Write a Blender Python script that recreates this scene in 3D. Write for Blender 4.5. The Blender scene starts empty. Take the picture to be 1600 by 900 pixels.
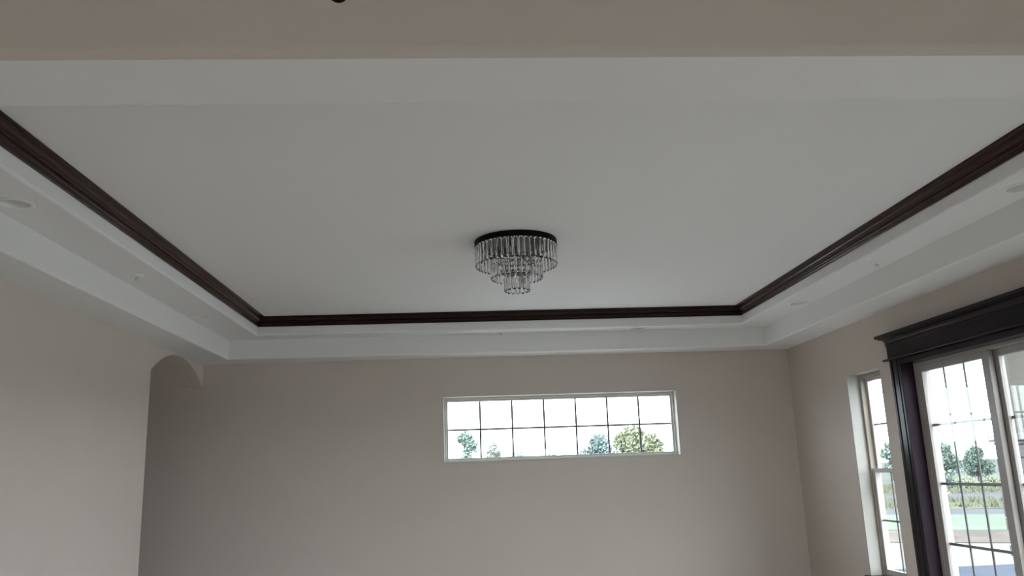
import bpy, bmesh, math, random
from mathutils import Vector, Matrix

random.seed(7)
S = bpy.context.scene
C = S.collection
PI = math.pi

# ------------------------------------------------------------------ camera
CZ = 1.54
cam_d = bpy.data.cameras.new('camera')
cam_d.sensor_width = 36.0
cam_d.lens = 28.866
cam_d.clip_start = 0.05
cam_d.clip_end = 2000
cam = bpy.data.objects.new('camera', cam_d)
C.objects.link(cam)
_r = Matrix(((0.997994, 0.021792, -0.059448), (-0.053171, -0.221316, -0.973752), (-0.034377, 0.974959, -0.219713)))
cam.matrix_world = Matrix.Translation((0, 0, CZ)) @ _r.to_4x4()
S.camera = cam

# ------------------------------------------------------------------ light and exposure
SKY = 9.6
SUN = 2.5
w = bpy.data.worlds.new('overcast_sky')
S.world = w
w.use_nodes = True
nt = w.node_tree
nt.nodes.clear()
wo = nt.nodes.new('ShaderNodeOutputWorld')
bg = nt.nodes.new('ShaderNodeBackground')
tc = nt.nodes.new('ShaderNodeTexCoord')
sep = nt.nodes.new('ShaderNodeSeparateXYZ')
rp = nt.nodes.new('ShaderNodeValToRGB')
rp.color_ramp.elements[0].position = 0.0
rp.color_ramp.elements[0].color = (0.83, 0.92, 1.0, 1)
rp.color_ramp.elements[1].position = 1.0
rp.color_ramp.elements[1].color = (0.78, 0.88, 1.0, 1)
e = rp.color_ramp.elements.new(0.35)
e.color = (0.90, 0.95, 1.0, 1)
nt.links.new(tc.outputs['Generated'], sep.inputs[0])
nt.links.new(sep.outputs['Z'], rp.inputs[0])
nt.links.new(rp.outputs[0], bg.inputs[0])
bg.inputs[1].default_value = SKY
nt.links.new(bg.outputs[0], wo.inputs[0])

S.view_settings.view_transform = 'Standard'
S.view_settings.look = 'None'
S.view_settings.exposure = 0.0
S.view_settings.gamma = 1.0
S.view_settings.use_curve_mapping = False
S.cycles.use_denoising = True
S.cycles.max_bounces = 14
S.cycles.diffuse_bounces = 8
S.cycles.transparent_max_bounces = 24
S.cycles.transmission_bounces = 12
S.cycles.glossy_bounces = 6
S.cycles.sample_clamp_indirect = 8.0


sl = bpy.data.lights.new('hazy_sun', 'SUN')
sl.energy = SUN
sl.angle = math.radians(12)
sl.color = (1.0, 0.95, 0.88)
sun = bpy.data.objects.new('hazy_sun', sl)
sun.rotation_euler = Vector((-0.25, 0.80, -0.62)).to_track_quat('-Z', 'Y').to_euler()
C.objects.link(sun)


def portal(cx, cy, cz, sx, sz, rot):
    """Sky portal that fills one window opening, so the daylight through it is sampled well."""
    l = bpy.data.lights.new('daylight_portal', 'AREA')
    l.shape = 'RECTANGLE'
    l.size = sx
    l.size_y = sz
    l.cycles.is_portal = True
    o = bpy.data.objects.new('daylight_portal', l)
    o.location = (cx, cy, cz)
    o.rotation_euler = rot
    C.objects.link(o)


# ------------------------------------------------------------------ helpers
def mat(name, col, rough=0.6, metal=0.0, noise=None, bump=None, spec=0.5, coat=0.0):
    m = bpy.data.materials.new(name)
    m.use_nodes = True
    t = m.node_tree
    b = t.nodes['Principled BSDF']
    b.inputs['Base Color'].default_value = (*col, 1)
    b.inputs['Roughness'].default_value = rough
    b.inputs['Metallic'].default_value = metal
    b.inputs['Specular IOR Level'].default_value = spec
    b.inputs['Coat Weight'].default_value = coat
    b.inputs['Coat Roughness'].default_value = 0.15
    co = t.nodes.new('ShaderNodeTexCoord')
    if noise:
        col2, scale, stretch = noise
        mp = t.nodes.new('ShaderNodeMapping')
        mp.inputs['Scale'].default_value = stretch
        n = t.nodes.new('ShaderNodeTexNoise')
        n.inputs['Scale'].default_value = scale
        n.inputs['Detail'].default_value = 5
        mx = t.nodes.new('ShaderNodeMix')
        mx.data_type = 'RGBA'
        mx.inputs['A'].default_value = (*col, 1)
        mx.inputs['B'].default_value = (*col2, 1)
        r = t.nodes.new('ShaderNodeMapRange')
        r.inputs['From Min'].default_value = 0.35
        r.inputs['From Max'].default_value = 0.65
        t.links.new(co.outputs['Object'], mp.inputs[0])
        t.links.new(mp.outputs[0], n.inputs['Vector'])
        t.links.new(n.outputs['Fac'], r.inputs['Value'])
        t.links.new(r.outputs[0], mx.inputs['Factor'])
        t.links.new(mx.outputs['Result'], b.inputs['Base Color'])
    if bump:
        scale, strength, dist = bump
        n = t.nodes.new('ShaderNodeTexNoise')
        n.inputs['Scale'].default_value = scale
        n.inputs['Detail'].default_value = 3
        bp = t.nodes.new('ShaderNodeBump')
        bp.inputs['Strength'].default_value = strength
        bp.inputs['Distance'].default_value = dist
        t.links.new(co.outputs['Object'], n.inputs['Vector'])
        t.links.new(n.outputs['Fac'], bp.inputs['Height'])
        t.links.new(bp.outputs[0], b.inputs['Normal'])
    return m


def window_glass(name):
    m = bpy.data.materials.new(name)
    m.use_nodes = True
    t = m.node_tree
    t.nodes.clear()
    out = t.nodes.new('ShaderNodeOutputMaterial')
    tr = t.nodes.new('ShaderNodeBsdfTransparent')
    tr.inputs[0].default_value = (0.97, 0.99, 0.985, 1)
    gl = t.nodes.new('ShaderNodeBsdfGlossy')
    gl.inputs['Roughness'].default_value = 0.02
    lw = t.nodes.new('ShaderNodeLayerWeight')
    lw.inputs['Blend'].default_value = 0.5
    pw = t.nodes.new('ShaderNodeMath'); pw.operation = 'POWER'; pw.inputs[1].default_value = 5.0
    ma = t.nodes.new('ShaderNodeMath'); ma.operation = 'MULTIPLY_ADD'
    ma.inputs[1].default_value = 0.9
    ma.inputs[2].default_value = 0.04
    mx = t.nodes.new('ShaderNodeMixShader')
    t.links.new(lw.outputs['Facing'], pw.inputs[0])
    t.links.new(pw.outputs[0], ma.inputs[0])
    t.links.new(ma.outputs[0], mx.inputs[0])
    t.links.new(tr.outputs[0], mx.inputs[1])
    t.links.new(gl.outputs[0], mx.inputs[2])
    t.links.new(mx.outputs[0], out.inputs[0])
    return m


def crystal_glass(name):
    m = bpy.data.materials.new(name)
    m.use_nodes = True
    b = m.node_tree.nodes['Principled BSDF']
    b.inputs['Base Color'].default_value = (0.98, 0.99, 1.0, 1)
    b.inputs['Roughness'].default_value = 0.0
    b.inputs['IOR'].default_value = 1.5
    b.inputs['Transmission Weight'].default_value = 1.0
    return m


WALL = mat('beige_wall_paint', (0.60, 0.54, 0.495), 0.75, noise=((0.585, 0.525, 0.48), 1.3, (1, 1, 1)), bump=(140, 0.12, 0.002), spec=0.25)
WHITE = mat('white_ceiling_paint', (0.765, 0.77, 0.775), 0.8, bump=(160, 0.08, 0.0015), spec=0.2)
FLOOR = mat('oak_floor', (0.66, 0.60, 0.54), 0.4, noise=((0.60, 0.54, 0.49), 3, (14, 0.8, 1)))
DARK_SHADE = mat('espresso_stained_wood_shaded', (0.020, 0.006, 0.0045), 0.2, noise=((0.010, 0.003, 0.0022), 4, (1, 14, 14)), coat=0.0, spec=0.2)  # back and near crown: darker colour stands for facing away from light
DARKX_LIT = mat('espresso_stained_wood_across_lit', (0.034, 0.0125, 0.009), 0.2, noise=((0.027, 0.0095, 0.007), 3, (14, 1, 14)), coat=0.0, spec=0.2)  # left and right crown: same wood, lighter colour stands for light on it
CASE = mat('espresso_casing_wood', (0.010, 0.005, 0.009), 0.24, noise=((0.006, 0.003, 0.0055), 4, (14, 14, 1)), coat=0.0, spec=0.2)
JAMB = mat('plum_stained_jamb', (0.030, 0.018, 0.028), 0.38, noise=((0.022, 0.013, 0.021), 4, (14, 14, 1)), spec=0.1)
VINYL = mat('white_vinyl', (0.58, 0.56, 0.53), 0.4, bump=(60, 0.03, 0.001))
VINYL_BACKLIT = mat('white_vinyl_backlit', (0.34, 0.315, 0.30), 0.4, bump=(60, 0.03, 0.001), spec=0.3)  # white vinyl of the door, its backlit shade put into the colour
TAN = mat('tan_vinyl', (0.36, 0.315, 0.26), 0.45, bump=(60, 0.03, 0.001))
RETURN = mat('white_drywall_return', (0.50, 0.49, 0.46), 0.7, bump=(140, 0.08, 0.001))
BAR = mat('grey_grille_bar', (0.13, 0.13, 0.14), 0.4, bump=(60, 0.03, 0.001))
GLASS = window_glass('clear_window_glass')
CRYSTAL = crystal_glass('crystal_glass')
BLACK = mat('black_metal', (0.004, 0.0035, 0.0035), 0.45, bump=(80, 0.04, 0.001), spec=0.1)
CHROME = mat('chrome', (0.75, 0.75, 0.77), 0.15, metal=1.0, bump=(80, 0.02, 0.001))
TRIMW = mat('white_enamel', (0.78, 0.78, 0.77), 0.35, bump=(80, 0.03, 0.001))
LENS = mat('frosted_lens', (0.32, 0.32, 0.31), 0.5, bump=(80, 0.03, 0.001))
BULB = mat('frosted_bulb', (0.75, 0.74, 0.70), 0.25, bump=(80, 0.02, 0.001))


def finish(name, bm, m, parent=None, smooth=False, bevel=0.0, seg=2):
    me = bpy.data.meshes.new(name)
    bmesh.ops.recalc_face_normals(bm, faces=bm.faces[:])
    bm.to_mesh(me)
    bm.free()
    for x in (m if isinstance(m, (list, tuple)) else [m]):
        me.materials.append(x)
    if smooth:
        for p in me.polygons:
            p.use_smooth = True
    o = bpy.data.objects.new(name, me)
    C.objects.link(o)
    if parent:
        o.parent = parent
    if bevel:
        b = o.modifiers.new('bevel', 'BEVEL')
        b.width = bevel
        b.segments = seg
        b.limit_method = 'ANGLE'
    return o


def box(bm, x0, x1, y0, y1, z0, z1):
    v = [bm.verts.new((x, y, z)) for z in (z0, z1) for y in (y0, y1) for x in (x0, x1)]
    for f in ((0, 1, 3, 2), (4, 6, 7, 5), (0, 4, 5, 1), (2, 3, 7, 6), (0, 2, 6, 4), (1, 5, 7, 3)):
        bm.faces.new([v[i] for i in f])


def boxes(*bs):
    bm = bmesh.new()
    for b in bs:
        box(bm, *b)
    return bm


def lathe(bm, prof, cx=0, cy=0, n=32, cap=True):
    """prof: (radius, z) from one end to the other."""
    rings = []
    for r, z in prof:
        if r < 1e-6:
            rings.append([bm.verts.new((cx, cy, z))])
        else:
            rings.append([bm.verts.new((cx + r * math.cos(2 * PI * i / n), cy + r * math.sin(2 * PI * i / n), z)) for i in range(n)])
    for a, b in zip(rings, rings[1:]):
        for i in range(n):
            j = (i + 1) % n
            if len(a) == 1 and len(b) == 1:
                continue
            if len(a) == 1:
                bm.faces.new((a[0], b[i], b[j]))
            elif len(b) == 1:
                bm.faces.new((a[i], a[j], b[0]))
            else:
                bm.faces.new((a[i], a[j], b[j], b[i]))
    return bm


def tag(o, label, cat, group=None, kind=None):
    o['label'] = label
    o['category'] = cat
    if group:
        o['group'] = group
    if kind:
        o['kind'] = kind
    return o


def empty(name, loc=(0, 0, 0)):
    o = bpy.data.objects.new(name, None)
    o.empty_display_size = 0.1
    C.objects.link(o)
    o.location = loc
    return o


def copy_tree(o, parent=None):
    c = o.copy()
    C.objects.link(c)
    if parent:
        c.parent = parent
    for ch in list(o.children):
        copy_tree(ch, c)
    return c


# ------------------------------------------------------------------ dimensions (metres)
XL, XR, YN, YB = -2.689, 3.467, 2.19, 8.61
H0, H1, H2, H3 = 2.74, 2.935, 3.022, 3.114
A = (XL + 0.331, XR - 0.344, YN + 0.338, YB - 0.308)            # first step: left, right, near, back
B = (A[0] + 0.337, A[1] - 0.303, A[2] + 0.33, A[3] - 0.235)     # second step
GZ = 4.2                                                         # great room ceiling
GL, GN = -5.2, -4.6                                              # great room left and rear walls
TOP = 4.3

# ------------------------------------------------------------------ floor and walls
o = finish('floor', boxes((XL - 4.4, XR + 0.2, GN - 0.2, YB + 0.2, -0.12, 0)), FLOOR)
tag(o, 'brown wooden floor running through both rooms below the picture', 'floor', kind='structure')


def wall_grid(bm, axis, p0, p1, u0, u1, z0, z1, holes):
    """A wall slab between two parallel planes with rectangular openings (u0,u1,z0,z1), built as one closed skin."""
    us = sorted({u0, u1, *[h[0] for h in holes], *[h[1] for h in holes]})
    zs = sorted({z0, z1, *[h[2] for h in holes], *[h[3] for h in holes]})

    def solid(i, j):
        if not (0 <= i < len(us) - 1 and 0 <= j < len(zs) - 1):
            return False
        uc, zc = (us[i] + us[i + 1]) / 2, (zs[j] + zs[j + 1]) / 2
        return not any(h[0] < uc < h[1] and h[2] < zc < h[3] for h in holes)
    cache = {}

    def V(p, i, j):
        k = (p, i, j)
        if k not in cache:
            cache[k] = bm.verts.new((p, us[i], zs[j]) if axis == 'x' else (us[i], p, zs[j]))
        return cache[k]
    for i in range(len(us) - 1):
        for j in range(len(zs) - 1):
            if not solid(i, j):
                continue
            for p in (p0, p1):
                bm.faces.new((V(p, i, j), V(p, i + 1, j), V(p, i + 1, j + 1), V(p, i, j + 1)))
            for di, dj, a, b in ((-1, 0, (i, j), (i, j + 1)), (1, 0, (i + 1, j), (i + 1, j + 1)),
                                 (0, -1, (i, j), (i + 1, j)), (0, 1, (i, j + 1), (i + 1, j + 1))):
                if not solid(i + di, j + dj):
                    bm.faces.new((V(p0, *a), V(p0, *b), V(p1, *b), V(p1, *a)))


BW = (-0.236, 2.228, 1.66, 2.342)              # window in the back wall
SW = (6.68, 7.303, 0.545, 2.306)               # narrow window in the right wall
SW2 = (2.75, 4.09, 0.545, 2.306)               # unseen window past the door, added and widened for more daylight
DR = (4.44, 6.322, 0.0, 2.292)                 # patio door opening
RW = [(-3.8, -2.4, 0.2, 2.2), (-1.2, 0.2, 0.2, 2.2)]                 # unseen great room windows on the right wall, put in for daylight
NW = [(-4.4, -3.0, 0.2, 2.2), (-1.4, 0.0, 0.2, 2.2), (1.2, 2.6, 0.2, 2.2)]  # unseen windows behind the camera, put in to supply daylight

bm = bmesh.new()
wall_grid(bm, 'y', YB, YB + 0.2, XL - 4.4, XR + 0.2, 0, TOP, [BW])
o = finish('wall_back', bm, WALL)
tag(o, 'beige back wall with a wide transom window', 'wall', kind='structure')
bm = bmesh.new()
wall_grid(bm, 'x', XR, XR + 0.2, GN - 0.2, YB, 0, TOP, [SW, SW2, DR] + RW)
o = finish('wall_right', bm, WALL)
tag(o, 'beige right wall with the patio door and narrow window', 'wall', kind='structure')
bm = bmesh.new()
wall_grid(bm, 'y', GN - 0.2, GN, GL - 0.2, XR, 0, TOP, NW)
o = finish('wall_rear', bm, WALL)
tag(o, 'beige wall behind the camera with tall windows', 'wall', kind='structure')
o = finish('wall_side', boxes((GL - 0.2, GL, GN, YN, 0, TOP)), WALL)
tag(o, 'beige side wall of the room the camera stands in', 'wall', kind='structure')
# header wall over the full-width opening, rounded lower corner towards the camera
bm = bmesh.new()
pr = [(YN + 0.2, TOP), (YN, TOP)] + [(YN + 0.03 - 0.03 * math.cos(t), H0 + 0.03 - 0.03 * math.sin(t)) for t in [k * PI / 12 for k in range(7)]] + [(YN + 0.05, H0 + 0.02), (YN + 0.2, H0 + 0.02)]
for i, x in enumerate((XL - 0.16, XR)):
    vs = [bm.verts.new((x, y, z)) for y, z in pr]
    bm.faces.new(vs)
    if i == 0:
        first = vs
for i in range(len(pr)):
    j = (i + 1) % len(pr)
    bm.faces.new((first[i], first[j], vs[j], vs[i]))
o = finish('wall_header', bm, WALL)
tag(o, 'beige header wall over the opening at the top of the picture', 'wall', kind='structure')
o = finish('wall_near', boxes((GL, XL - 0.16, YN, YN + 0.2, 0, TOP)), WALL)
tag(o, 'beige wall beside the opening left of the camera', 'wall', kind='structure')
# left wall with the arched opening next to the back corner
bm = bmesh.new()
A0, A1, ASP, ARISE = 7.19, YB, 2.505, 0.222
hc = (A1 - A0) / 2
AR = (hc * hc + ARISE * ARISE) / (2 * ARISE)
arc = []
th = math.asin(hc / AR)
for k in range(25):
    t = -th + 2 * th * k / 24
    arc.append(((A0 + A1) / 2 + AR * math.sin(t), ASP + ARISE - AR + AR * math.cos(t)))
outl = [(YN, 0), (A0, 0)] + arc + [(YB, TOP), (YN, TOP)]
rings = []
for x in (XL, XL - 0.11):
    vs = [bm.verts.new((x, y, z)) for y, z in outl]
    rings.append(vs)
    bm.faces.new(vs)
for i in range(len(outl)):
    j = (i + 1) % len(outl)
    bm.faces.new((rings[0][i], rings[0][j], rings[1][j], rings[1][i]))
o = finish('wall_left', bm, WALL, bevel=0.012, seg=3)
tag(o, 'beige left wall with an arched opening at the back corner', 'wall', kind='structure')
# the hall behind the arch
o = finish('wall_hall', boxes((XL - 4.4, XL - 4.2, A0 - 0.12, YB, 0, 2.9)), WALL)
tag(o, 'beige far wall of the hall behind the arch', 'wall', kind='structure')
# deep barrel vault that carries the arch over the passage
bm = bmesh.new()
rings = []
outl = arc + [(YB, 2.9), (A0, 2.9)]
for x in (XL - 0.105, XL - 4.2):
    vs = [bm.verts.new((x, y, z)) for y, z in outl]
    rings.append(vs)
    bm.faces.new(vs)
for i in range(len(outl)):
    j = (i + 1) % len(outl)
    bm.faces.new((rings[0][i], rings[0][j], rings[1][j], rings[1][i]))
o = finish('ceiling_passage', bm, WALL)
tag(o, 'beige barrel vault over the passage behind the arch', 'ceiling', kind='structure')
o = finish('wall_passage', boxes((XL - 4.2, XL - 0.105, A0 - 0.12, A0, 0, 2.9)), WALL)
tag(o, 'beige side wall of the passage behind the arch', 'wall', kind='structure')
o = finish('ceiling_great_room', boxes((GL, XR, GN, YN, GZ, GZ + 0.1)), WHITE)
tag(o, 'white ceiling of the tall room around the camera', 'ceiling', kind='structure')
o = finish('roof', boxes((GL - 0.3, XR + 0.3, GN - 0.3, YB + 0.3, TOP, TOP + 0.1)), WHITE)
tag(o, 'roof slab over the house', 'roof', kind='structure')

# ------------------------------------------------------------------ tray ceiling
CANS = [(-2.215, 4.02), (-2.24, 7.01), (-0.97, 8.17), (1.748, 8.17), (2.99, 7.05), (2.985, 4.01)]
CANR = 0.072


def inset(rect, d):        # rect = left,right,near,back ; d > 0 shrinks it
    return (rect[0] + d, rect[1] - d, rect[2] + d, rect[3] - d)


bm = bmesh.new()


def ring(rect, z):
    l, r, n, b = rect
    return [bm.verts.new(p) for p in ((l, n, z), (r, n, z), (r, b, z), (l, b, z))]


def loft(a, b):
    for i in range(4):
        j = (i + 1) % 4
        bm.faces.new((a[i], a[j], b[j], b[i]))


RB = 0.016
outer = (XL, XR, YN + 0.03, YB)
q = [k * PI / 2 / 5 for k in range(6)]
r0 = ring(outer, H0)
prev = r0
for t in q:
    cur = ring(inset(A, -RB + RB * math.sin(t)), H0 + RB - RB * math.cos(t))
    loft(prev, cur)
    prev = cur
a_top = ring(A, H1)
loft(prev, a_top)
b_start = ring(inset(B, -RB), H1)
# underside of the middle step, with a round hole for every recessed light
edges = []
for rr in (a_top, b_start):
    for i in range(4):
        ed = bm.edges.get((rr[i], rr[(i + 1) % 4])) or bm.edges.new((rr[i], rr[(i + 1) % 4]))
        edges.append(ed)
for cx, cy in CANS:
    vs = [bm.verts.new((cx + CANR * math.cos(2 * PI * k / 32), cy + CANR * math.sin(2 * PI * k / 32), H1)) for k in range(32)]
    for k in range(32):
        edges.append(bm.edges.new((vs[k], vs[(k + 1) % 32])))
bmesh.ops.triangle_fill(bm, use_beauty=True, edges=edges)
prev = b_start
for t in q[1:]:
    cur = ring(inset(B, -RB + RB * math.sin(t)), H1 + RB - RB * math.cos(t))
    loft(prev, cur)
    prev = cur
cur = ring(B, H3)
loft(prev, cur)
bm.faces.new(cur)
o = finish('ceiling', bm, WHITE)
tag(o, 'white two-step tray ceiling with a dark moulding around its centre', 'ceiling', kind='structure')

# dark crown moulding around the tray, one mitred length per side
CR = 0.0815
# (distance in from the step face, height below the tray ceiling)
crown = [(0.0, -0.092), (0.010, -0.092), (0.0125, -0.088), (0.0125, -0.083), (0.010, -0.080), (0.013, -0.076)]
crown += [(0.013 + 0.016 * (1 - math.cos(k / 6 * PI / 2)), -0.076 + 0.020 * math.sin(k / 6 * PI / 2)) for k in range(1, 7)]
crown += [(0.031, -0.056), (0.031, -0.053)]
crown += [(0.031 + 0.034 * math.sin(k / 10 * PI / 2), -0.024 - 0.029 * math.cos(k / 10 * PI / 2)) for k in range(1, 11)]
crown += [(0.067, -0.019), (0.074, -0.016), (0.0815, -0.012), (0.0815, 0.0)]


def crown_side(n, i0, label, m):
    bm = bmesh.new()
    rows = []
    for d, z in crown:
        l, r, nn, b = inset(B, d)
        pts = [(l, nn), (r, nn), (r, b), (l, b)]
        rows.append([bm.verts.new((*pts[i0], H3 + z)), bm.verts.new((*pts[(i0 + 1) % 4], H3 + z))])
    l, r, nn, b = B
    pts = [(l, nn), (r, nn), (r, b), (l, b)]
    rows.append([bm.verts.new((*pts[i0], H3)), bm.verts.new((*pts[(i0 + 1) % 4], H3))])
    for a, c in zip(rows, rows[1:] + rows[:1]):
        bm.faces.new((a[0], a[1], c[1], c[0]))
    bm.faces.new([r_[0] for r_ in rows])
    bm.faces.new([r_[1] for r_ in rows])
    o = finish('trim_%d' % n, bm, m)
    tag(o, label, 'crown moulding', kind='structure')


crown_side(1, 3, 'dark wood crown moulding along the left side of the tray ceiling', DARKX_LIT)
crown_side(2, 2, 'dark wood crown moulding along the back side of the tray ceiling', DARK_SHADE)
crown_side(3, 1, 'dark wood crown moulding along the right side of the tray ceiling', DARKX_LIT)
crown_side(4, 0, 'dark wood crown moulding along the hidden near side of the tray ceiling', DARK_SHADE)

# ------------------------------------------------------------------ windows
def rect_frame(bm, axis, p0, p1, u0, u1, z0, z1, wd, wt=None, wb=None):
    wt = wd if wt is None else wt
    wb = wd if wb is None else wb
    wall_grid(bm, axis, p0, p1, u0, u1, z0, z1, [(u0 + wd, u1 - wd, z0 + wb, z1 - wt)])


def abox(bm, axis, p0, p1, u0, u1, z0, z1):
    if axis == 'x':
        box(bm, p0, p1, u0, u1, z0, z1)
    else:
        box(bm, u0, u1, p0, p1, z0, z1)


def pane_with_grille(parent, axis, p, u0, u1, z0, z1, us, zs, bw=0.017):
    bm = bmesh.new()
    abox(bm, axis, p - 0.003, p + 0.003, u0, u1, z0, z1)
    finish('glass_pane', bm, GLASS, parent)
    bm = bmesh.new()
    for u in us:
        abox(bm, axis, p + 0.006, p + 0.012, u - bw / 2, u + bw / 2, z0, z1)
    for z in zs:
        abox(bm, axis, p + 0.0065, p + 0.0115, u0, u1, z - bw / 2, z + bw / 2)
    finish('grille', bm, BAR, parent)


def returns(parent, axis, p0, p1, u0, u1, z0, z1, th=0.008):
    """white drywall lining of a window opening"""
    bm = bmesh.new()
    wall_grid(bm, axis, p0, p1, u0, u1, z0, z1, [(u0 + th, u1 - th, z0 + th, z1 - th)])
    return finish('window_return', bm, RETURN, parent)


# window_1 : transom in the back wall, seven by two lights
w1 = empty('window_1', ((BW[0] + BW[1]) / 2, YB, BW[2]))
tag(w1, 'wide white transom window of fourteen lights high in the back wall', 'window', kind='structure')


def sub(parent):
    """parent children with world coordinates"""
    for ch in parent.children:
        ch.location = ch.location - parent.location


returns(w1, 'y', YB - 0.001, YB + 0.10, *BW)
bm = bmesh.new()
rect_frame(bm, 'y', YB + 0.10, YB + 0.18, BW[0] + 0.008, BW[1] - 0.008, BW[2] + 0.008, BW[3] - 0.008, 0.022, 0.026, 0.022)
finish('window_frame', bm, VINYL, w1, bevel=0.003)
bm = bmesh.new()
rect_frame(bm, 'y', YB + 0.118, YB + 0.165, BW[0] + 0.030, BW[1] - 0.030, BW[2] + 0.030, BW[3] - 0.034, 0.018)
finish('sash', bm, VINYL, w1, bevel=0.002)
gu0, gu1, gz0, gz1 = BW[0] + 0.047, BW[1] - 0.047, BW[2] + 0.047, BW[3] - 0.051
pane_with_grille(w1, 'y', YB + 0.14, gu0, gu1, gz0, gz1, [gu0 + (gu1 - gu0) * k / 7 for k in range(1, 7)], [(gz0 + gz1) / 2], 0.020)
sub(w1)


def hung_window(n, y0, y1, z0, z1, label):
    wn = empty('window_%d' % n, (XR, (y0 + y1) / 2, z0))
    tag(wn, label, 'window', kind='structure')
    returns(wn, 'x', XR - 0.001, XR + 0.105, y0, y1, z0, z1)
    zm = 1.452
    bm = bmesh.new()
    rect_frame(bm, 'x', XR + 0.105, XR + 0.19, y0 + 0.008, y1 - 0.008, z0 + 0.008, z1 - 0.008, 0.030)
    finish('window_frame', bm, TAN, wn, bevel=0.003)
    fy0, fy1, fz0, fz1 = y0 + 0.038, y1 - 0.038, z0 + 0.038, z1 - 0.038
    up = empty('sash', (0, 0, 0)); up.parent = wn
    bm = bmesh.new()
    rect_frame(bm, 'x', XR + 0.153, XR + 0.185, fy0, fy1, zm - 0.02, fz1, 0.032)
    finish('sash_frame', bm, VINYL, up, bevel=0.002)
    g = (fy0 + 0.032, fy1 - 0.032, zm + 0.012, fz1 - 0.032)
    pane_with_grille(up, 'x', XR + 0.165, *g, [(g[0] + g[1]) / 2], [(g[2] + g[3]) / 2])
    lo = empty('sash', (0, 0, 0)); lo.parent = wn
    bm = bmesh.new()
    rect_frame(bm, 'x', XR + 0.118, XR + 0.150, fy0, fy1, fz0, zm + 0.02, 0.032, 0.036, 0.04)
    finish('sash_frame', bm, VINYL, lo, bevel=0.002)
    g = (fy0 + 0.032, fy1 - 0.032, fz0 + 0.04, zm - 0.016)
    pane_with_grille(lo, 'x', XR + 0.130, *g, [(g[0] + g[1]) / 2], [(g[2] + g[3]) / 2])
    bm = boxes((XR + 0.10, XR + 0.118, (y0 + y1) / 2 - 0.03, (y0 + y1) / 2 + 0.03, zm + 0.015, zm + 0.03))
    finish('sash_lock', bm, VINYL, wn, bevel=0.004)
    # dark stool with a rounded nose that projects into the room
    bm = boxes((XR - 0.045, XR + 0.104, y0 - 0.03, y1 + 0.03, z0 + 0.009, z0 + 0.027))
    bm2 = bm
    finish('window_sill', bm2, CASE, wn, bevel=0.008, seg=3)
    sub(wn)
    return wn


hung_window(2, SW[0], SW[1], SW[2], SW[3], 'narrow double-hung window between the back corner and the dark door casing')
hung_window(3, SW2[0], SW2[1], SW2[2], SW2[3], 'wide double-hung window added for daylight on the near side of the patio door, outside the picture')

k = 4
for (y0, y1, z0, z1) in RW:
    wn = empty('window_%d' % k, (XR, (y0 + y1) / 2, z0))
    tag(wn, ('farther' if y0 < -2 else 'nearer') + ' tall window added for daylight on the right wall behind the camera, outside the picture', 'window', kind='structure')
    bm = bmesh.new()
    rect_frame(bm, 'x', XR + 0.06, XR + 0.14, y0, y1, z0, z1, 0.06)
    abox(bm, 'x', XR + 0.06, XR + 0.14, (y0 + y1) / 2 - 0.03, (y0 + y1) / 2 + 0.03, z0 + 0.06, z1 - 0.06)
    finish('window_frame', bm, VINYL, wn)
    bm = bmesh.new()
    abox(bm, 'x', XR + 0.1, XR + 0.106, y0 + 0.06, y1 - 0.06, z0 + 0.06, z1 - 0.06)
    finish('glass_pane', bm, GLASS, wn)
    sub(wn)
    k += 1
for i, (x0, x1, z0, z1) in enumerate(NW):
    wn = empty('window_%d' % k, ((x0 + x1) / 2, GN, z0))
    tag(wn, ('left', 'middle', 'right')[i] + ' tall window added for daylight in the wall behind the camera', 'window', kind='structure')
    bm = bmesh.new()
    rect_frame(bm, 'y', GN - 0.14, GN - 0.06, x0, x1, z0, z1, 0.06)
    abox(bm, 'y', GN - 0.14, GN - 0.06, (x0 + x1) / 2 - 0.03, (x0 + x1) / 2 + 0.03, z0 + 0.06, z1 - 0.06)
    finish('window_frame', bm, VINYL, wn)
    bm = bmesh.new()
    abox(bm, 'y', GN - 0.106, GN - 0.1, x0 + 0.06, x1 - 0.06, z0 + 0.06, z1 - 0.06)
    finish('glass_pane', bm, GLASS, wn)
    sub(wn)
    k += 1

# daylight portals, one per opening, facing into the rooms
portal((BW[0] + BW[1]) / 2, YB + 0.19, (BW[2] + BW[3]) / 2, BW[1] - BW[0], BW[3] - BW[2], (-PI / 2, 0, 0))
for (y0, y1, z0, z1) in [SW, SW2, DR] + RW:
    portal(XR + 0.195, (y0 + y1) / 2, (z0 + z1) / 2, z1 - z0, y1 - y0, (0, PI / 2, 0))
for (x0, x1, z0, z1) in NW:
    portal((x0 + x1) / 2, GN - 0.19, (z0 + z1) / 2, x1 - x0, z1 - z0, (PI / 2, 0, 0))

# ------------------------------------------------------------------ patio door with dark casing
dr = empty('door_1', (XR, (DR[0] + DR[1]) / 2, 0))
tag(dr, 'sliding glass patio door with gridded panels in a dark casing', 'patio door', kind='structure')
JX0, JX1 = XR - 0.022, XR + 0.082
y0, y1, zt = DR[0], DR[1], DR[3]
# jamb lining: two legs and a head board
finish('jamb', boxes((JX0, JX1, y1 - 0.018, y1 - 0.001, 0, zt - 0.001)), JAMB, dr, bevel=0.002)
finish('jamb', boxes((JX0, JX1, y0 + 0.001, y0 + 0.018, 0, zt - 0.001)), JAMB, dr, bevel=0.002)
finish('head_jamb', boxes((JX0, JX1, y0 + 0.018, y1 - 0.018, zt - 0.018, zt - 0.001)), CASE, dr, bevel=0.002)
# casing legs: a board with a raised outer band and a bead
CW = 0.142


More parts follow.
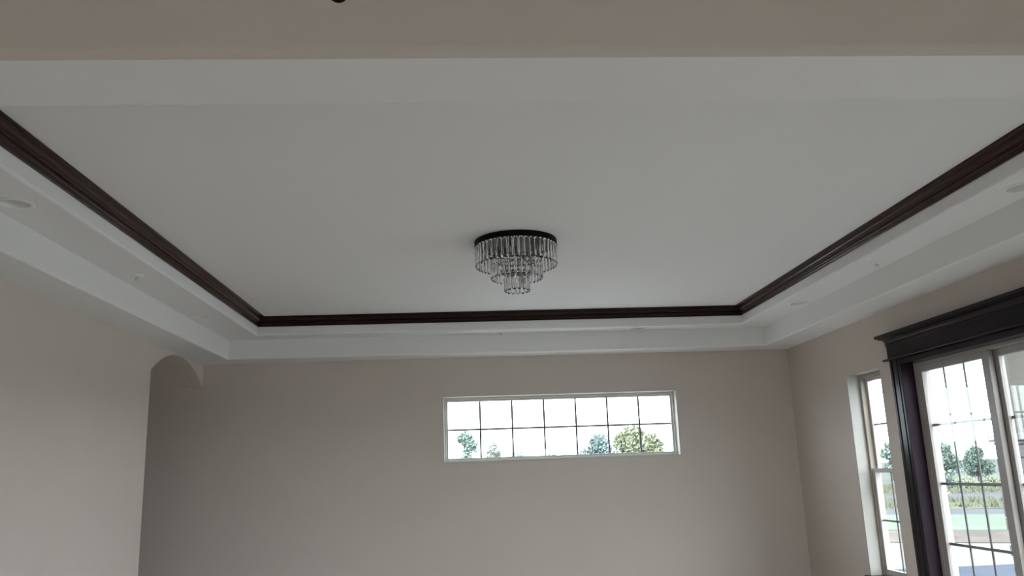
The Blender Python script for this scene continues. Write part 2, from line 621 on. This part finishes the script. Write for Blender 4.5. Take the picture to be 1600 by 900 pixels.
def casing(ya, s):
    """ya: inner edge of the leg, s: +1 leg runs towards +y"""
    prof = [(0.006, 0.0), (0.006, -0.016), (0.009, -0.020), (0.030, -0.020), (0.034, -0.014), (0.040, -0.014),
            (0.046, -0.022), (0.100, -0.024), (0.104, -0.018), (0.110, -0.018), (0.115, -0.030), (CW - 0.004, -0.030), (CW, -0.026), (CW, 0.0)]
    bm = bmesh.new()
    rows = []
    for z in (0.0, 2.318):
        vs = [bm.verts.new((XR + d, ya + s * u, z)) for u, d in prof]
        rows.append(vs)
        bm.faces.new(vs)
    for i in range(len(prof)):
        j = (i + 1) % len(prof)
        bm.faces.new((rows[0][i], rows[0][j], rows[1][j], rows[1][i]))
    return finish('casing', bm, CASE, dr)


casing(y1 - 0.004, 1)
casing(y0 + 0.004, -1)
ya, yb = y0 - CW + 0.004, y1 + CW - 0.004       # outer edges of the casing
finish('head_casing', boxes((XR - 0.022, XR, y0 + 0.002, y1 - 0.002, zt - 0.006, 2.3185)), CASE, dr, bevel=0.003)
# entablature: fillet, frieze and a cornice with returned ends
finish('fillet', boxes((XR - 0.060, XR, ya - 0.055, yb + 0.055, 2.319, 2.336)), CASE, dr, bevel=0.007, seg=3)
finish('frieze', boxes((XR - 0.036, XR, ya - 0.004, yb + 0.004, 2.336, 2.470)), CASE, dr, bevel=0.002)
corn = [(0.036, 2.440), (0.041, 2.440), (0.044, 2.445), (0.041, 2.450), (0.040, 2.455)]
corn += [(0.040 + 0.034 * (1 - math.cos(t * PI / 12)), 2.455 + 0.040 * math.sin(t * PI / 12)) for t in range(1, 7)]
corn += [(0.078, 2.497), (0.078, 2.503), (0.094, 2.505), (0.096, 2.509), (0.096, 2.526), (0.094, 2.530)]
bm = bmesh.new()
rows = []
for d, z in corn:
    e_ = d - 0.036
    rows.append([bm.verts.new(p) for p in ((XR, ya - 0.004 - e_, z), (XR - d, ya - 0.004 - e_, z), (XR - d, yb + 0.004 + e_, z), (XR, yb + 0.004 + e_, z))])
for a, c in zip(rows, rows[1:]):
    for i in range(3):
        bm.faces.new((a[i], a[i + 1], c[i + 1], c[i]))
bm.faces.new(rows[0])
bm.faces.new(rows[-1])
bm.faces.new([r_[0] for r_ in rows] + [r_[3] for r_ in rows[::-1]])
finish('cornice', bm, CASE, dr)
# white vinyl frame in its backlit grey tone
FX0, FX1 = XR + 0.078, XR + 0.185
bm = bmesh.new()
rect_frame(bm, 'x', FX0, FX1, y0 + 0.018, y1 - 0.018, 0.0, zt - 0.018, 0.040, 0.026, 0.035)
finish('door_frame', bm, VINYL_BACKLIT, dr, bevel=0.003)
ia, ib, it, ibm = y0 + 0.058, y1 - 0.058, zt - 0.044, 0.035
ROWS = [1.787, 1.350, 0.914, 0.478]


def panel(ya, yb, x0, x1, wl, wr):
    """sliding panel: wl stile on the low-y side, wr on the high-y side"""
    p = empty('door_panel')
    p.parent = dr
    bm = bmesh.new()
    wall_grid(bm, 'x', x0, x1, ya, yb, ibm, it, [(ya + wl, yb - wr, ibm + 0.07, it - 0.048)])
    finish('panel_frame', bm, VINYL_BACKLIT, p, bevel=0.003)
    g0, g1 = ya + wl, yb - wr
    pane_with_grille(p, 'x', (x0 + x1) / 2, g0, g1, ibm + 0.07, it - 0.048, [g0 + (g1 - g0) / 3, g0 + (g1 - g0) * 2 / 3], ROWS, 0.020)
    return p


mid = 5.437
p1 = panel(mid - 0.065, ib, XR + 0.085, XR + 0.125, 0.075, 0.055)
panel(ia, mid + 0.02, XR + 0.132, XR + 0.172, 0.055, 0.125)
for ch in dr.children:
    ch.location = ch.location - dr.location

# ------------------------------------------------------------------ crystal ceiling light
LX, LY = 0.372, 5.50
ch = empty('crystal_ceiling_light', (LX, LY, H3))
tag(ch, 'round three-tier crystal prism light with black pan on the tray ceiling', 'ceiling light')
bm = bmesh.new()
lathe(bm, [(0, 0.0), (0.284, 0.0), (0.287, -0.003), (0.287, -0.036), (0.284, -0.040), (0.272, -0.040), (0.272, -0.030), (0.0, -0.030)], n=72)
finish('ceiling_pan', bm, BLACK, ch, smooth=False)


def tier_ring(r, z):
    bm = bmesh.new()
    n = 56
    lathe(bm, [(r - 0.012, z), (r + 0.003, z), (r + 0.003, z - 0.010), (r - 0.012, z - 0.010), (r - 0.012, z)], n=n)
    for k in range(3):          # flat cross bars that carry the ring
        a = k * PI / 3 + 0.3
        c, s = math.cos(a), math.sin(a)
        L = r - 0.006
        pts = [(-L, -0.006), (L, -0.006), (L, 0.006), (-L, 0.006)]
        lo = [bm.verts.new((u * c - v * s, u * s + v * c, z - 0.008 - 0.0002 * k)) for u, v in pts]
        hi = [bm.verts.new((u * c - v * s, u * s + v * c, z - 0.002 - 0.0002 * k)) for u, v in pts]
        bm.faces.new(lo); bm.faces.new(hi)
        for i in range(4):
            j = (i + 1) % 4
            bm.faces.new((lo[i], lo[j], hi[j], hi[i]))
    return finish('tier_ring', bm, BLACK, ch)


tier_ring(0.176, -0.128)
tier_ring(0.086, -0.222)
for k in range(4):
    a = k * PI / 2 + PI / 4
    bm = bmesh.new()
    lathe(bm, [(0, -0.030), (0.004, -0.030), (0.004, -0.129), (0, -0.129)], 0.155 * math.cos(a), 0.155 * math.sin(a), 10)
    finish('rod', bm, BLACK, ch)
bm = bmesh.new()
lathe(bm, [(0, -0.030), (0.007, -0.030), (0.007, -0.236), (0.011, -0.240), (0.011, -0.246), (0, -0.25)], n=14)
finish('centre_stem', bm, BLACK, ch, smooth=False)
for k in range(6):
    a = k * PI / 3
    R_ = 0.115 if k % 2 == 0 else 0.215
    bx, by = R_ * math.cos(a + 0.2), R_ * math.sin(a + 0.2)
    bm = bmesh.new()
    lathe(bm, [(0, -0.030), (0.013, -0.030), (0.013, -0.066), (0.010, -0.070), (0, -0.070)], bx, by, 16)
    sk = finish('socket', bm, BLACK, ch)
    bm = bmesh.new()
    lathe(bm, [(0, -0.070), (0.007, -0.070), (0.009, -0.078), (0.009, -0.108), (0.006, -0.114), (0, -0.116)], bx, by, 16)
    finish('bulb', bm, BULB, sk, smooth=True)


def prism_mesh(length, wd=0.0285, dp=0.013):
    """three-sided faceted bar with bevelled ends, flat face outwards (+x)"""
    bm = bmesh.new()
    sec = [(0.0, -wd / 2), (dp * 0.5, -wd * 0.24), (dp * 0.5, wd * 0.24), (0.0, wd / 2), (-dp * 0.5, wd * 0.24), (-dp * 0.5, -wd * 0.24)]
    rows = []
    for z, s in ((0, 0.55), (-0.008, 1.0), (-length + 0.012, 1.0), (-length, 0.35)):
        rows.append([bm.verts.new((x * s, y * s, z)) for x, y in sec])
    for a, b in zip(rows, rows[1:]):
        for i in range(6):
            j = (i + 1) % 6
            bm.faces.new((a[i], a[j], b[j], b[i]))
    bm.faces.new(rows[0])
    bm.faces.new(rows[-1])
    bmesh.ops.recalc_face_normals(bm, faces=bm.faces[:])
    me = bpy.data.meshes.new('crystal_prism')
    bm.to_mesh(me)
    bm.free()
    me.materials.append(CRYSTAL)
    return me


first = None
for (r, zt_, ln, n) in ((0.288, -0.042, 0.140, 48), (0.178, -0.139, 0.134, 30), (0.088, -0.233, 0.128, 15)):
    me = prism_mesh(ln, 2 * PI * r / n * 0.90)
    for k in range(n):
        a = 2 * PI * (k + 0.5) / n
        o = bpy.data.objects.new('crystal_prism', me)
        C.objects.link(o)
        o.parent = ch
        rr = r - (0.008 if zt_ > -0.1 else 0.004)
        o.location = (rr * math.cos(a), rr * math.sin(a), zt_)
        o.rotation_euler = (0, 0, a)

# ------------------------------------------------------------------ recessed lights and sprinkler heads
def recessed(x, y, label):
    t = empty('recessed_light', (x, y, H1))
    tag(t, label, 'recessed light', 'recessed lights in the tray ceiling')
    bm = bmesh.new()
    lathe(bm, [(0.066, -0.0005), (0.087, -0.0005), (0.087, -0.003), (0.082, -0.0065), (0.070, -0.0065), (0.066, -0.003), (0.066, -0.0005)], n=40)
    finish('trim_ring', bm, TRIMW, t, smooth=True)
    bm = bmesh.new()
    lathe(bm, [(0.0665, -0.002), (0.062, 0.03), (0.052, 0.07), (0.052, 0.10), (0.0, 0.10)], n=40)
    finish('baffle', bm, TRIMW, t, smooth=True)
    bm = bmesh.new()
    lathe(bm, [(0.0, 0.098), (0.020, 0.098), (0.022, 0.085), (0.046, 0.058), (0.046, 0.050), (0.030, 0.044), (0.0, 0.042)], n=32)
    finish('lamp', bm, LENS, t, smooth=True)


recessed(*CANS[0], 'white recessed light at the left edge of the picture, nearest on the left tray step')
recessed(*CANS[1], 'round white recessed light over the arch, at the far end of the left step')
recessed(*CANS[2], 'round white recessed light left of the chandelier on the back tray step')
recessed(*CANS[3], 'round white recessed light right of the chandelier on the back tray step')
recessed(*CANS[4], 'round white recessed light at the far end of the right tray step')
recessed(*CANS[5], 'white recessed light at the right edge of the picture, nearest on the right step')


def sprinkler(x, y, label):
    t = empty('sprinkler_head', (x, y, H1))
    tag(t, label, 'sprinkler', 'small drop fittings midway along the tray steps')
    bm = bmesh.new()
    lathe(bm, [(0, 0), (0.046, 0), (0.046, -0.004), (0.036, -0.010), (0.018, -0.014), (0, -0.014)], n=32)
    finish('escutcheon', bm, TRIMW, t, smooth=True)
    bm = bmesh.new()
    lathe(bm, [(0, -0.013), (0.011, -0.013), (0.011, -0.024), (0.007, -0.026), (0, -0.026)], n=16)
    finish('stem', bm, CHROME, t)
    bm = boxes((-0.012, -0.008, -0.003, 0.003, -0.045, -0.022), (0.008, 0.012, -0.003, 0.003, -0.045, -0.022), (-0.012, 0.012, -0.003, 0.003, -0.049, -0.045))
    finish('yoke', bm, CHROME, t)
    bm = bmesh.new()
    lathe(bm, [(0, -0.049), (0.017, -0.049), (0.017, -0.0515), (0, -0.0515)], n=20)
    finish('deflector', bm, TRIMW, t)


sprinkler(-2.204, 5.535, 'small white drop fitting midway along the left tray step')
sprinkler(0.373, 8.165, 'small white drop fitting below the chandelier, midway along the back tray step')
sprinkler(2.976, 5.583, 'small white drop fitting midway along the right tray step, above the dark cornice')

# ------------------------------------------------------------------ pendant in the tall room, only its lower tip shows
pn = empty('pendant_light', (-0.226, 1.42, GZ))
tag(pn, 'black pendant fitting whose lowest tip shows at the top edge of the picture', 'pendant light')
ZP = 2.431 - GZ
bm = bmesh.new()
lathe(bm, [(0, 0), (0.06, 0), (0.06, -0.015), (0.05, -0.03), (0, -0.03)], n=24)
finish('canopy', bm, BLACK, pn)
bm = bmesh.new()
lathe(bm, [(0, -0.03), (0.005, -0.03), (0.005, ZP + 0.30), (0, ZP + 0.30)], n=10)
finish('rod', bm, BLACK, pn)
bm = bmesh.new()
lathe(bm, [(0, ZP + 0.30), (0.02, ZP + 0.30), (0.03, ZP + 0.27), (0.085, ZP + 0.20), (0.10, ZP + 0.10), (0.07, ZP + 0.06), (0.03, ZP + 0.05), (0, ZP + 0.05)], n=28)
finish('lamp_shade', bm, BLACK, pn, smooth=True)
bm = bmesh.new()
lathe(bm, [(0, ZP + 0.05), (0.012, ZP + 0.05), (0.010, ZP + 0.03), (0.0165, ZP + 0.02), (0.017, ZP + 0.010), (0.015, ZP + 0.003), (0.0115, ZP), (0.008, ZP), (0.006, ZP + 0.003), (0, ZP + 0.004)], n=24)
finish('finial', bm, BLACK, pn, smooth=True)

# ------------------------------------------------------------------ outdoors
GRND = -0.2
M_FIELD = mat('pale_field', (0.0975, 0.1025, 0.0925), 0.95, noise=((0.0750, 0.0850, 0.0775), 0.05, (1, 1, 1)), spec=0.0)
M_LAWN = mat('lawn_grass', (0.125, 0.150, 0.115), 0.95, noise=((0.095, 0.122, 0.090), 0.7, (1, 1, 1)), spec=0.0)
M_EARTH = mat('brown_earth', (0.1214, 0.1035, 0.0925), 0.95, noise=((0.0828, 0.0718, 0.0649), 0.9, (1, 1, 1)), spec=0.0)
M_GRAVEL = mat('pale_gravel', (0.1638, 0.1591, 0.1373), 0.95, noise=((0.1373, 0.1357, 0.1186), 2, (1, 1, 1)), spec=0.0)
M_ROAD = mat('grey_road', (0.0825, 0.0838, 0.0938), 0.95, noise=((0.0750, 0.0775, 0.0875), 1.5, (1, 1, 1)), spec=0.0)
M_DRY = mat('dry_grass', (0.1100, 0.1075, 0.0750), 0.95, noise=((0.0800, 0.0863, 0.0625), 0.5, (1, 1, 1)), spec=0.0)
M_STRAW = mat('straw_grass', (0.1418, 0.1404, 0.0972), 0.95, noise=((0.1080, 0.1188, 0.0837), 0.6, (1, 1, 1)), spec=0.0)
M_SLAB_SHADE = mat('shaded_blue_grey_concrete', (0.0616, 0.0704, 0.0858), 0.95, noise=((0.0506, 0.0594, 0.0748), 3, (1, 1, 1)), spec=0.0)  # porch roof shade put into the darker slab colour
M_CONC = mat('pale_concrete', (0.1040, 0.1021, 0.0975), 0.95, noise=((0.0878, 0.0858, 0.0832), 2, (1, 1, 1)), spec=0.0)  # unseen part of the patio, toned for the light it bounces indoors
M_BOUNCE = mat('pale_bounce_ground', (0.5980, 0.5850, 0.5590), 0.95, noise=((0.5200, 0.5070, 0.4875), 2, (1, 1, 1)), spec=0.0)  # bright unseen ground, added to bounce daylight onto walls and ceiling
M_STONE = mat('pale_stone', (0.1400, 0.1358, 0.1372), 0.9, noise=((0.0840, 0.0812, 0.0840), 3, (1, 1, 1)), bump=(35.0000, 0.5600, 0.0280), spec=0.05)
M_POST = mat('cream_post_paint', (0.0864, 0.0840, 0.0720), 0.8, bump=(72.0000, 0.0600, 0.0012), spec=0.05)
M_BARK = mat('bark', (0.07, 0.055, 0.045), 0.95, bump=(20, 0.5, 0.05))


def ground_strip(name, label, cat, m, outline, z, kind='structure'):
    bm = bmesh.new()
    lo = [bm.verts.new((x, y, z - 0.05)) for x, y in outline]
    hi = [bm.verts.new((x, y, z)) for x, y in outline]
    bm.faces.new(hi)
    bm.faces.new(lo)
    for i in range(len(lo)):
        j = (i + 1) % len(lo)
        bm.faces.new((lo[i], lo[j], hi[j], hi[i]))
    o = finish(name, bm, m)
    tag(o, label, cat, kind=kind)
    return o


ground_strip('ground', 'pale open fields stretching to the horizon outside', 'ground', M_FIELD, [(-400, -150), (500, -150), (500, 600), (-400, 600)], GRND - 0.02)


def band(d0, d1, wob=0.0, n=14, s=0):
    """outline of a strip across the view out of the patio door; d = distance along the outward diagonal"""
    ux, uy = 0.52, 0.854
    vx, vy = uy, -ux
    rnd = random.Random(s)
    pts = []
    for k in range(n + 1):
        t = -30 + 75 * k / n
        d = d0 + rnd.uniform(-wob, wob)
        pts.append((max(ux * d + vx * t, XR + 0.3) if False else ux * d + vx * t, uy * d + vy * t))
    for k in range(n, -1, -1):
        t = -30 + 75 * k / n
        d = d1 + rnd.uniform(-wob, wob)
        pts.append((ux * d + vx * t, uy * d + vy * t))
    return pts


def clip_house(pts):
    return pts


ground_strip('gravel_yard', 'pale gravel yard beyond the patio slab', 'gravel', M_GRAVEL, [(XR + 0.25, -6), (20, -6), (24, 6), (10.6, 17.2), (-14, 30), (-14, 9.2), (XR + 0.25, 9.2)], GRND + 0.0)
ground_strip('bare_earth', 'strip of bare brown earth behind the gravel yard', 'earth', M_EARTH, band(20.0, 23.4, 0.5, s=1), GRND + 0.02)
ground_strip('lawn', 'green strip of lawn behind the bare earth', 'lawn', M_LAWN, band(23.2, 29.6, 0.3, s=2), GRND + 0.03)
ground_strip('road', 'grey road just behind the green lawn', 'road', M_ROAD, band(29.6, 32.6, 0.1, s=3), GRND + 0.02)
ground_strip('verge', 'dry yellow grass strip between the two roads', 'grass verge', M_DRY, band(32.6, 40.0, 0.5, s=4), GRND + 0.03)
ground_strip('road', 'farther grey road behind the dry grass strip', 'road', M_ROAD, band(40.0, 46.5, 0.2, s=5), GRND + 0.02)
ground_strip('meadow', 'olive dry meadow behind the farther road', 'meadow', M_DRY, band(46.5, 66.0, 1.0, s=6), GRND + 0.04)
o = finish('patio_slab', boxes((XR + 0.2, 8.45, 9.9, 12.9, GRND, GRND + 0.1)), M_SLAB_SHADE)
tag(o, 'slab coloured blue-grey for porch shade at the far end of the patio, beyond the porch column', 'patio', kind='structure')
o = finish('patio_floor', boxes((XR + 0.2, 8.45, -4.0, 9.9, GRND, GRND + 0.1)), M_CONC)
tag(o, 'unseen concrete patio floor, toned for its bounce, just outside the sliding door', 'patio', kind='structure')


ground_strip('reflector', 'unseen pale ground added beside the patio to bounce daylight indoors, right of the picture', 'reflector', M_BOUNCE, [(8.45, -14), (30, -14), (30, 6), (12, 8), (8.45, 6)], GRND + 0.06)  # added bounce surface for the left wall and step faces
ground_strip('reflector_back', 'unseen pale ground added along the back wall to bounce light up through the transom window', 'gravel', M_BOUNCE, [(-6, 8.83), (3.6, 8.83), (3.6, 14.5), (-6, 14.5)], GRND + 0.07)  # added bounce surface for the back of the ceiling

# porch column: stone base of coursed blocks, cap and painted post
pc = empty('porch_column', (6.45, 9.22, GRND + 0.1))
tag(pc, 'porch column of cream post on a pale stone base outside the door', 'column')
bm = bmesh.new()
rnd = random.Random(3)
hx, hy = 0.25, 0.28
z = 0.0
while z < 1.76:
    h = rnd.uniform(0.11, 0.20)
    h = min(h, 1.80 - z)
    for side in range(4):
        L = 2 * (hx if side % 2 == 0 else hy)
        u = -L / 2
        while u < L / 2 - 0.02:
            l = min(rnd.uniform(0.14, 0.32), L / 2 - u)
            p = rnd.uniform(0.0, 0.03)
            u0_, u1_ = u + 0.004, u + l - 0.004
            if side == 0:
                box(bm, u0_, u1_, -hy - p, -hy + 0.06, z + 0.005, z + h - 0.005)
            elif side == 2:
                box(bm, u0_, u1_, hy - 0.06, hy + p, z + 0.005, z + h - 0.005)
            elif side == 1:
                box(bm, hx - 0.06, hx + p, u0_, u1_, z + 0.005, z + h - 0.005)
            else:
                box(bm, -hx - p, -hx + 0.06, u0_, u1_, z + 0.005, z + h - 0.005)
            u += l
    z += h
box(bm, -hx + 0.01, hx - 0.01, -hy + 0.01, hy - 0.01, 0, 1.80)
finish('stone_base', bm, M_STONE, pc, bevel=0.012)
finish('base_cap', boxes((-hx - 0.05, hx + 0.05, -hy - 0.05, hy + 0.05, 1.80, 1.88)), M_STONE, pc, bevel=0.01)
finish('post', boxes((-0.17, 0.17, -0.08, 0.23, 1.88, 3.3)), M_POST, pc, bevel=0.006)
finish('post_collar', boxes((-0.20, 0.20, -0.11, 0.26, 1.88, 1.98)), M_POST, pc, bevel=0.006)
o = finish('porch_beam', boxes((6.27, 6.63, -2.0, 9.36, 3.2, 3.5)), M_POST, bevel=0.01)
tag(o, 'cream porch beam carried by the column, above the door view', 'beam', kind='structure')


# trees: trunk with limbs and a crown of many small leaves
def leaf_mat(name, col, col2):
    return mat(name, col, 0.9, noise=(col2, 1.2, (1, 1, 1)), spec=0.0)


def tree(x, y, base, height, width, m, label, seed, name='tree', n=2600, crown_from=0.3, lobes=9, leaf=0.16, group='trees outside'):
    rnd = random.Random(seed)
    t = empty(name, (x, y, base))
    tag(t, label, 'tree' if name == 'tree' else 'shrub', group)
    bm = bmesh.new()
    tr = max(0.05, height * 0.022)

    def limb(p, q_, r0, r1, seg=6):
        d = (q_ - p).normalized()
        a = d.orthogonal().normalized()
        b = d.cross(a)
        c0 = [bm.verts.new(p + (a * math.cos(k * 2 * PI / seg) + b * math.sin(k * 2 * PI / seg)) * r0) for k in range(seg)]
        c1 = [bm.verts.new(q_ + (a * math.cos(k * 2 * PI / seg) + b * math.sin(k * 2 * PI / seg)) * r1) for k in range(seg)]
        bm.faces.new(c0); bm.faces.new(c1)
        for k in range(seg):
            bm.faces.new((c0[k], c0[(k + 1) % seg], c1[(k + 1) % seg], c1[k]))
    fork = Vector((0, 0, height * crown_from))
    limb(Vector((0, 0, -0.1)), fork, tr * 1.3, tr)
    cl = []
    for k in range(lobes):
        a = 2 * PI * k / lobes + rnd.uniform(-0.4, 0.4)
        rr = width / 2 * rnd.uniform(0.15, 0.62)
        zz = height * rnd.uniform(crown_from + 0.12, 0.86)
        taper = 1.0 - 0.55 * max(0, (zz / height - 0.55) / 0.45)
        c = Vector((rr * taper * math.cos(a), rr * taper * math.sin(a), zz))
        cl.append((c, width * rnd.uniform(0.17, 0.27)))
        limb(fork + Vector((0, 0, -0.05)), c, tr * 0.55, tr * 0.12)
    cl.append((Vector((0, 0, height * 0.84)), width * 0.22))
    limb(fork, Vector((0, 0, height * 0.84)), tr * 0.8, tr * 0.15)
    finish('trunk', bm, M_BARK, t)
    bm = bmesh.new()
    for k in range(n):
        c, r = cl[rnd.randrange(len(cl))]
        d = Vector((rnd.gauss(0, 1), rnd.gauss(0, 1), rnd.gauss(0, 0.85))).normalized() * r * rnd.uniform(0.35, 1.12) ** 0.7
        p = c + d
        a = Vector((rnd.gauss(0, 1), rnd.gauss(0, 1), rnd.gauss(0, 1))).normalized()
        b = a.orthogonal().normalized()
        cc = a.cross(b)
        s = leaf * rnd.uniform(0.6, 1.3)
        vs = [bm.verts.new(p + b * s), bm.verts.new(p + cc * s * 0.55), bm.verts.new(p - b * s), bm.verts.new(p - cc * s * 0.55)]
        bm.faces.new(vs)
    me = finish('foliage', bm, m, t)
    return t


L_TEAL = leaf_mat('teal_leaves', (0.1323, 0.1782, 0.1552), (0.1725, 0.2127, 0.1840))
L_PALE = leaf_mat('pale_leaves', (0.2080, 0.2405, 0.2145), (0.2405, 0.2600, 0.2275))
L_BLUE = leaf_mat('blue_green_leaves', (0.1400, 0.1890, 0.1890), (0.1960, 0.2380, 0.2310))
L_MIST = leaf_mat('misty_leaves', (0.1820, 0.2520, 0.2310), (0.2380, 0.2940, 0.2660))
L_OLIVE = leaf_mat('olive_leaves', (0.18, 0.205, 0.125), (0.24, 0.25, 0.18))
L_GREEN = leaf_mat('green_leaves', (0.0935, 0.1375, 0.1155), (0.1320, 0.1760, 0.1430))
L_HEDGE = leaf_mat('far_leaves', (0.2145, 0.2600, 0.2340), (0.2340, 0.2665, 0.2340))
G = GRND
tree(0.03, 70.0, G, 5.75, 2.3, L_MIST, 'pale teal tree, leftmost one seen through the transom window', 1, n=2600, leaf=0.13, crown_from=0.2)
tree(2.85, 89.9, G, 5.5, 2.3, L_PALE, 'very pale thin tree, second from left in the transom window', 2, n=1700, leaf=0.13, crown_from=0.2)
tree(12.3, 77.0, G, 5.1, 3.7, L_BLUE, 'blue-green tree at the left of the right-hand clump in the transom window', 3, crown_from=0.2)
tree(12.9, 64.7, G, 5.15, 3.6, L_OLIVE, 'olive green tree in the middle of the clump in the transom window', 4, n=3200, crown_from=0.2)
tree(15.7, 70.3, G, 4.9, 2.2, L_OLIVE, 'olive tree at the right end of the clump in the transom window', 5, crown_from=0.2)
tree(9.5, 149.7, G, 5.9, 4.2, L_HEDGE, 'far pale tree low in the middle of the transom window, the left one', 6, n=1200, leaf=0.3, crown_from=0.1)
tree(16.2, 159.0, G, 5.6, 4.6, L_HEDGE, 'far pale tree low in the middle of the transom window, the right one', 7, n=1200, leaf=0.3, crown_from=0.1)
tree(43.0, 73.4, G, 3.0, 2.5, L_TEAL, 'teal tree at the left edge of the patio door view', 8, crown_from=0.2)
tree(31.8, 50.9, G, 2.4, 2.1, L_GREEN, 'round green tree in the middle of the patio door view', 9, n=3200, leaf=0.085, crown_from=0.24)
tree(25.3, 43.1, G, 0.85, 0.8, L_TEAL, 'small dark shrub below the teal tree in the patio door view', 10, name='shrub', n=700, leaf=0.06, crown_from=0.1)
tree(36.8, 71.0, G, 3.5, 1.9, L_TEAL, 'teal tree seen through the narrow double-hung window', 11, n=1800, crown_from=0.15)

for i, (x, y, h_, w_, m_, lab) in enumerate((
        (27.6, 45.4, 0.45, 1.6, L_OLIVE, 'low yellow-green bush under the round green tree in the patio door view'),
        (29.5, 46.0, 0.5, 1.5, L_OLIVE, 'yellow-green bush at the right of the patio door view, beyond the road'),
        (24.0, 43.6, 0.4, 1.7, L_OLIVE, 'low olive bush at the left of the patio door view, beyond the road'),
        (49.5, 84.0, 1.6, 5.0, L_MIST, 'far pale bush on the horizon left of the round green tree'),
        (17.6, 31.0, 0.55, 1.3, L_OLIVE, 'small dry bush between the two roads at the left'))):
    tree(x, y, G, h_, w_, m_, lab, 30 + i, name='shrub', n=900, leaf=0.07 if y < 60 else 0.2, crown_from=0.05, group='shrubs outside')

# tall dry grass on the verge and meadow: blades nobody could count
bm = bmesh.new()
rnd = random.Random(77)
for k in range(5200):
    if k % 3 == 0:
        d, t = rnd.uniform(33.2, 39.0), rnd.uniform(-14, 8)
    else:
        d, t = rnd.uniform(47.0, 60.0), rnd.uniform(-16, 8)
    x, y = 0.52 * d + 0.854 * t, 0.854 * d - 0.52 * t
    if any((x - a_) ** 2 + (y - b_) ** 2 < 2.2 for a_, b_ in ((27.6, 45.4), (29.5, 46.0), (24.0, 43.6), (17.6, 31.0), (25.3, 43.1), (31.8, 50.9))):
        continue
    for j in range(3):
        h_ = rnd.uniform(0.10, 0.30)
        a = rnd.uniform(0, 2 * PI)
        px, py = x + rnd.uniform(-0.2, 0.2), y + rnd.uniform(-0.2, 0.2)
        dx, dy = 0.05 * math.cos(a), 0.05 * math.sin(a)
        lx, ly = rnd.uniform(-0.12, 0.12), rnd.uniform(-0.12, 0.12)
        vs = [bm.verts.new(p) for p in ((px - dx, py - dy, G), (px + dx, py + dy, G), (px + lx, py + ly, G + h_))]
        bm.faces.new(vs)
o = finish('dry_grass', bm, M_STRAW)
tag(o, 'tufts of tall dry yellow grass beside the roads outside', 'grass', kind='stuff')
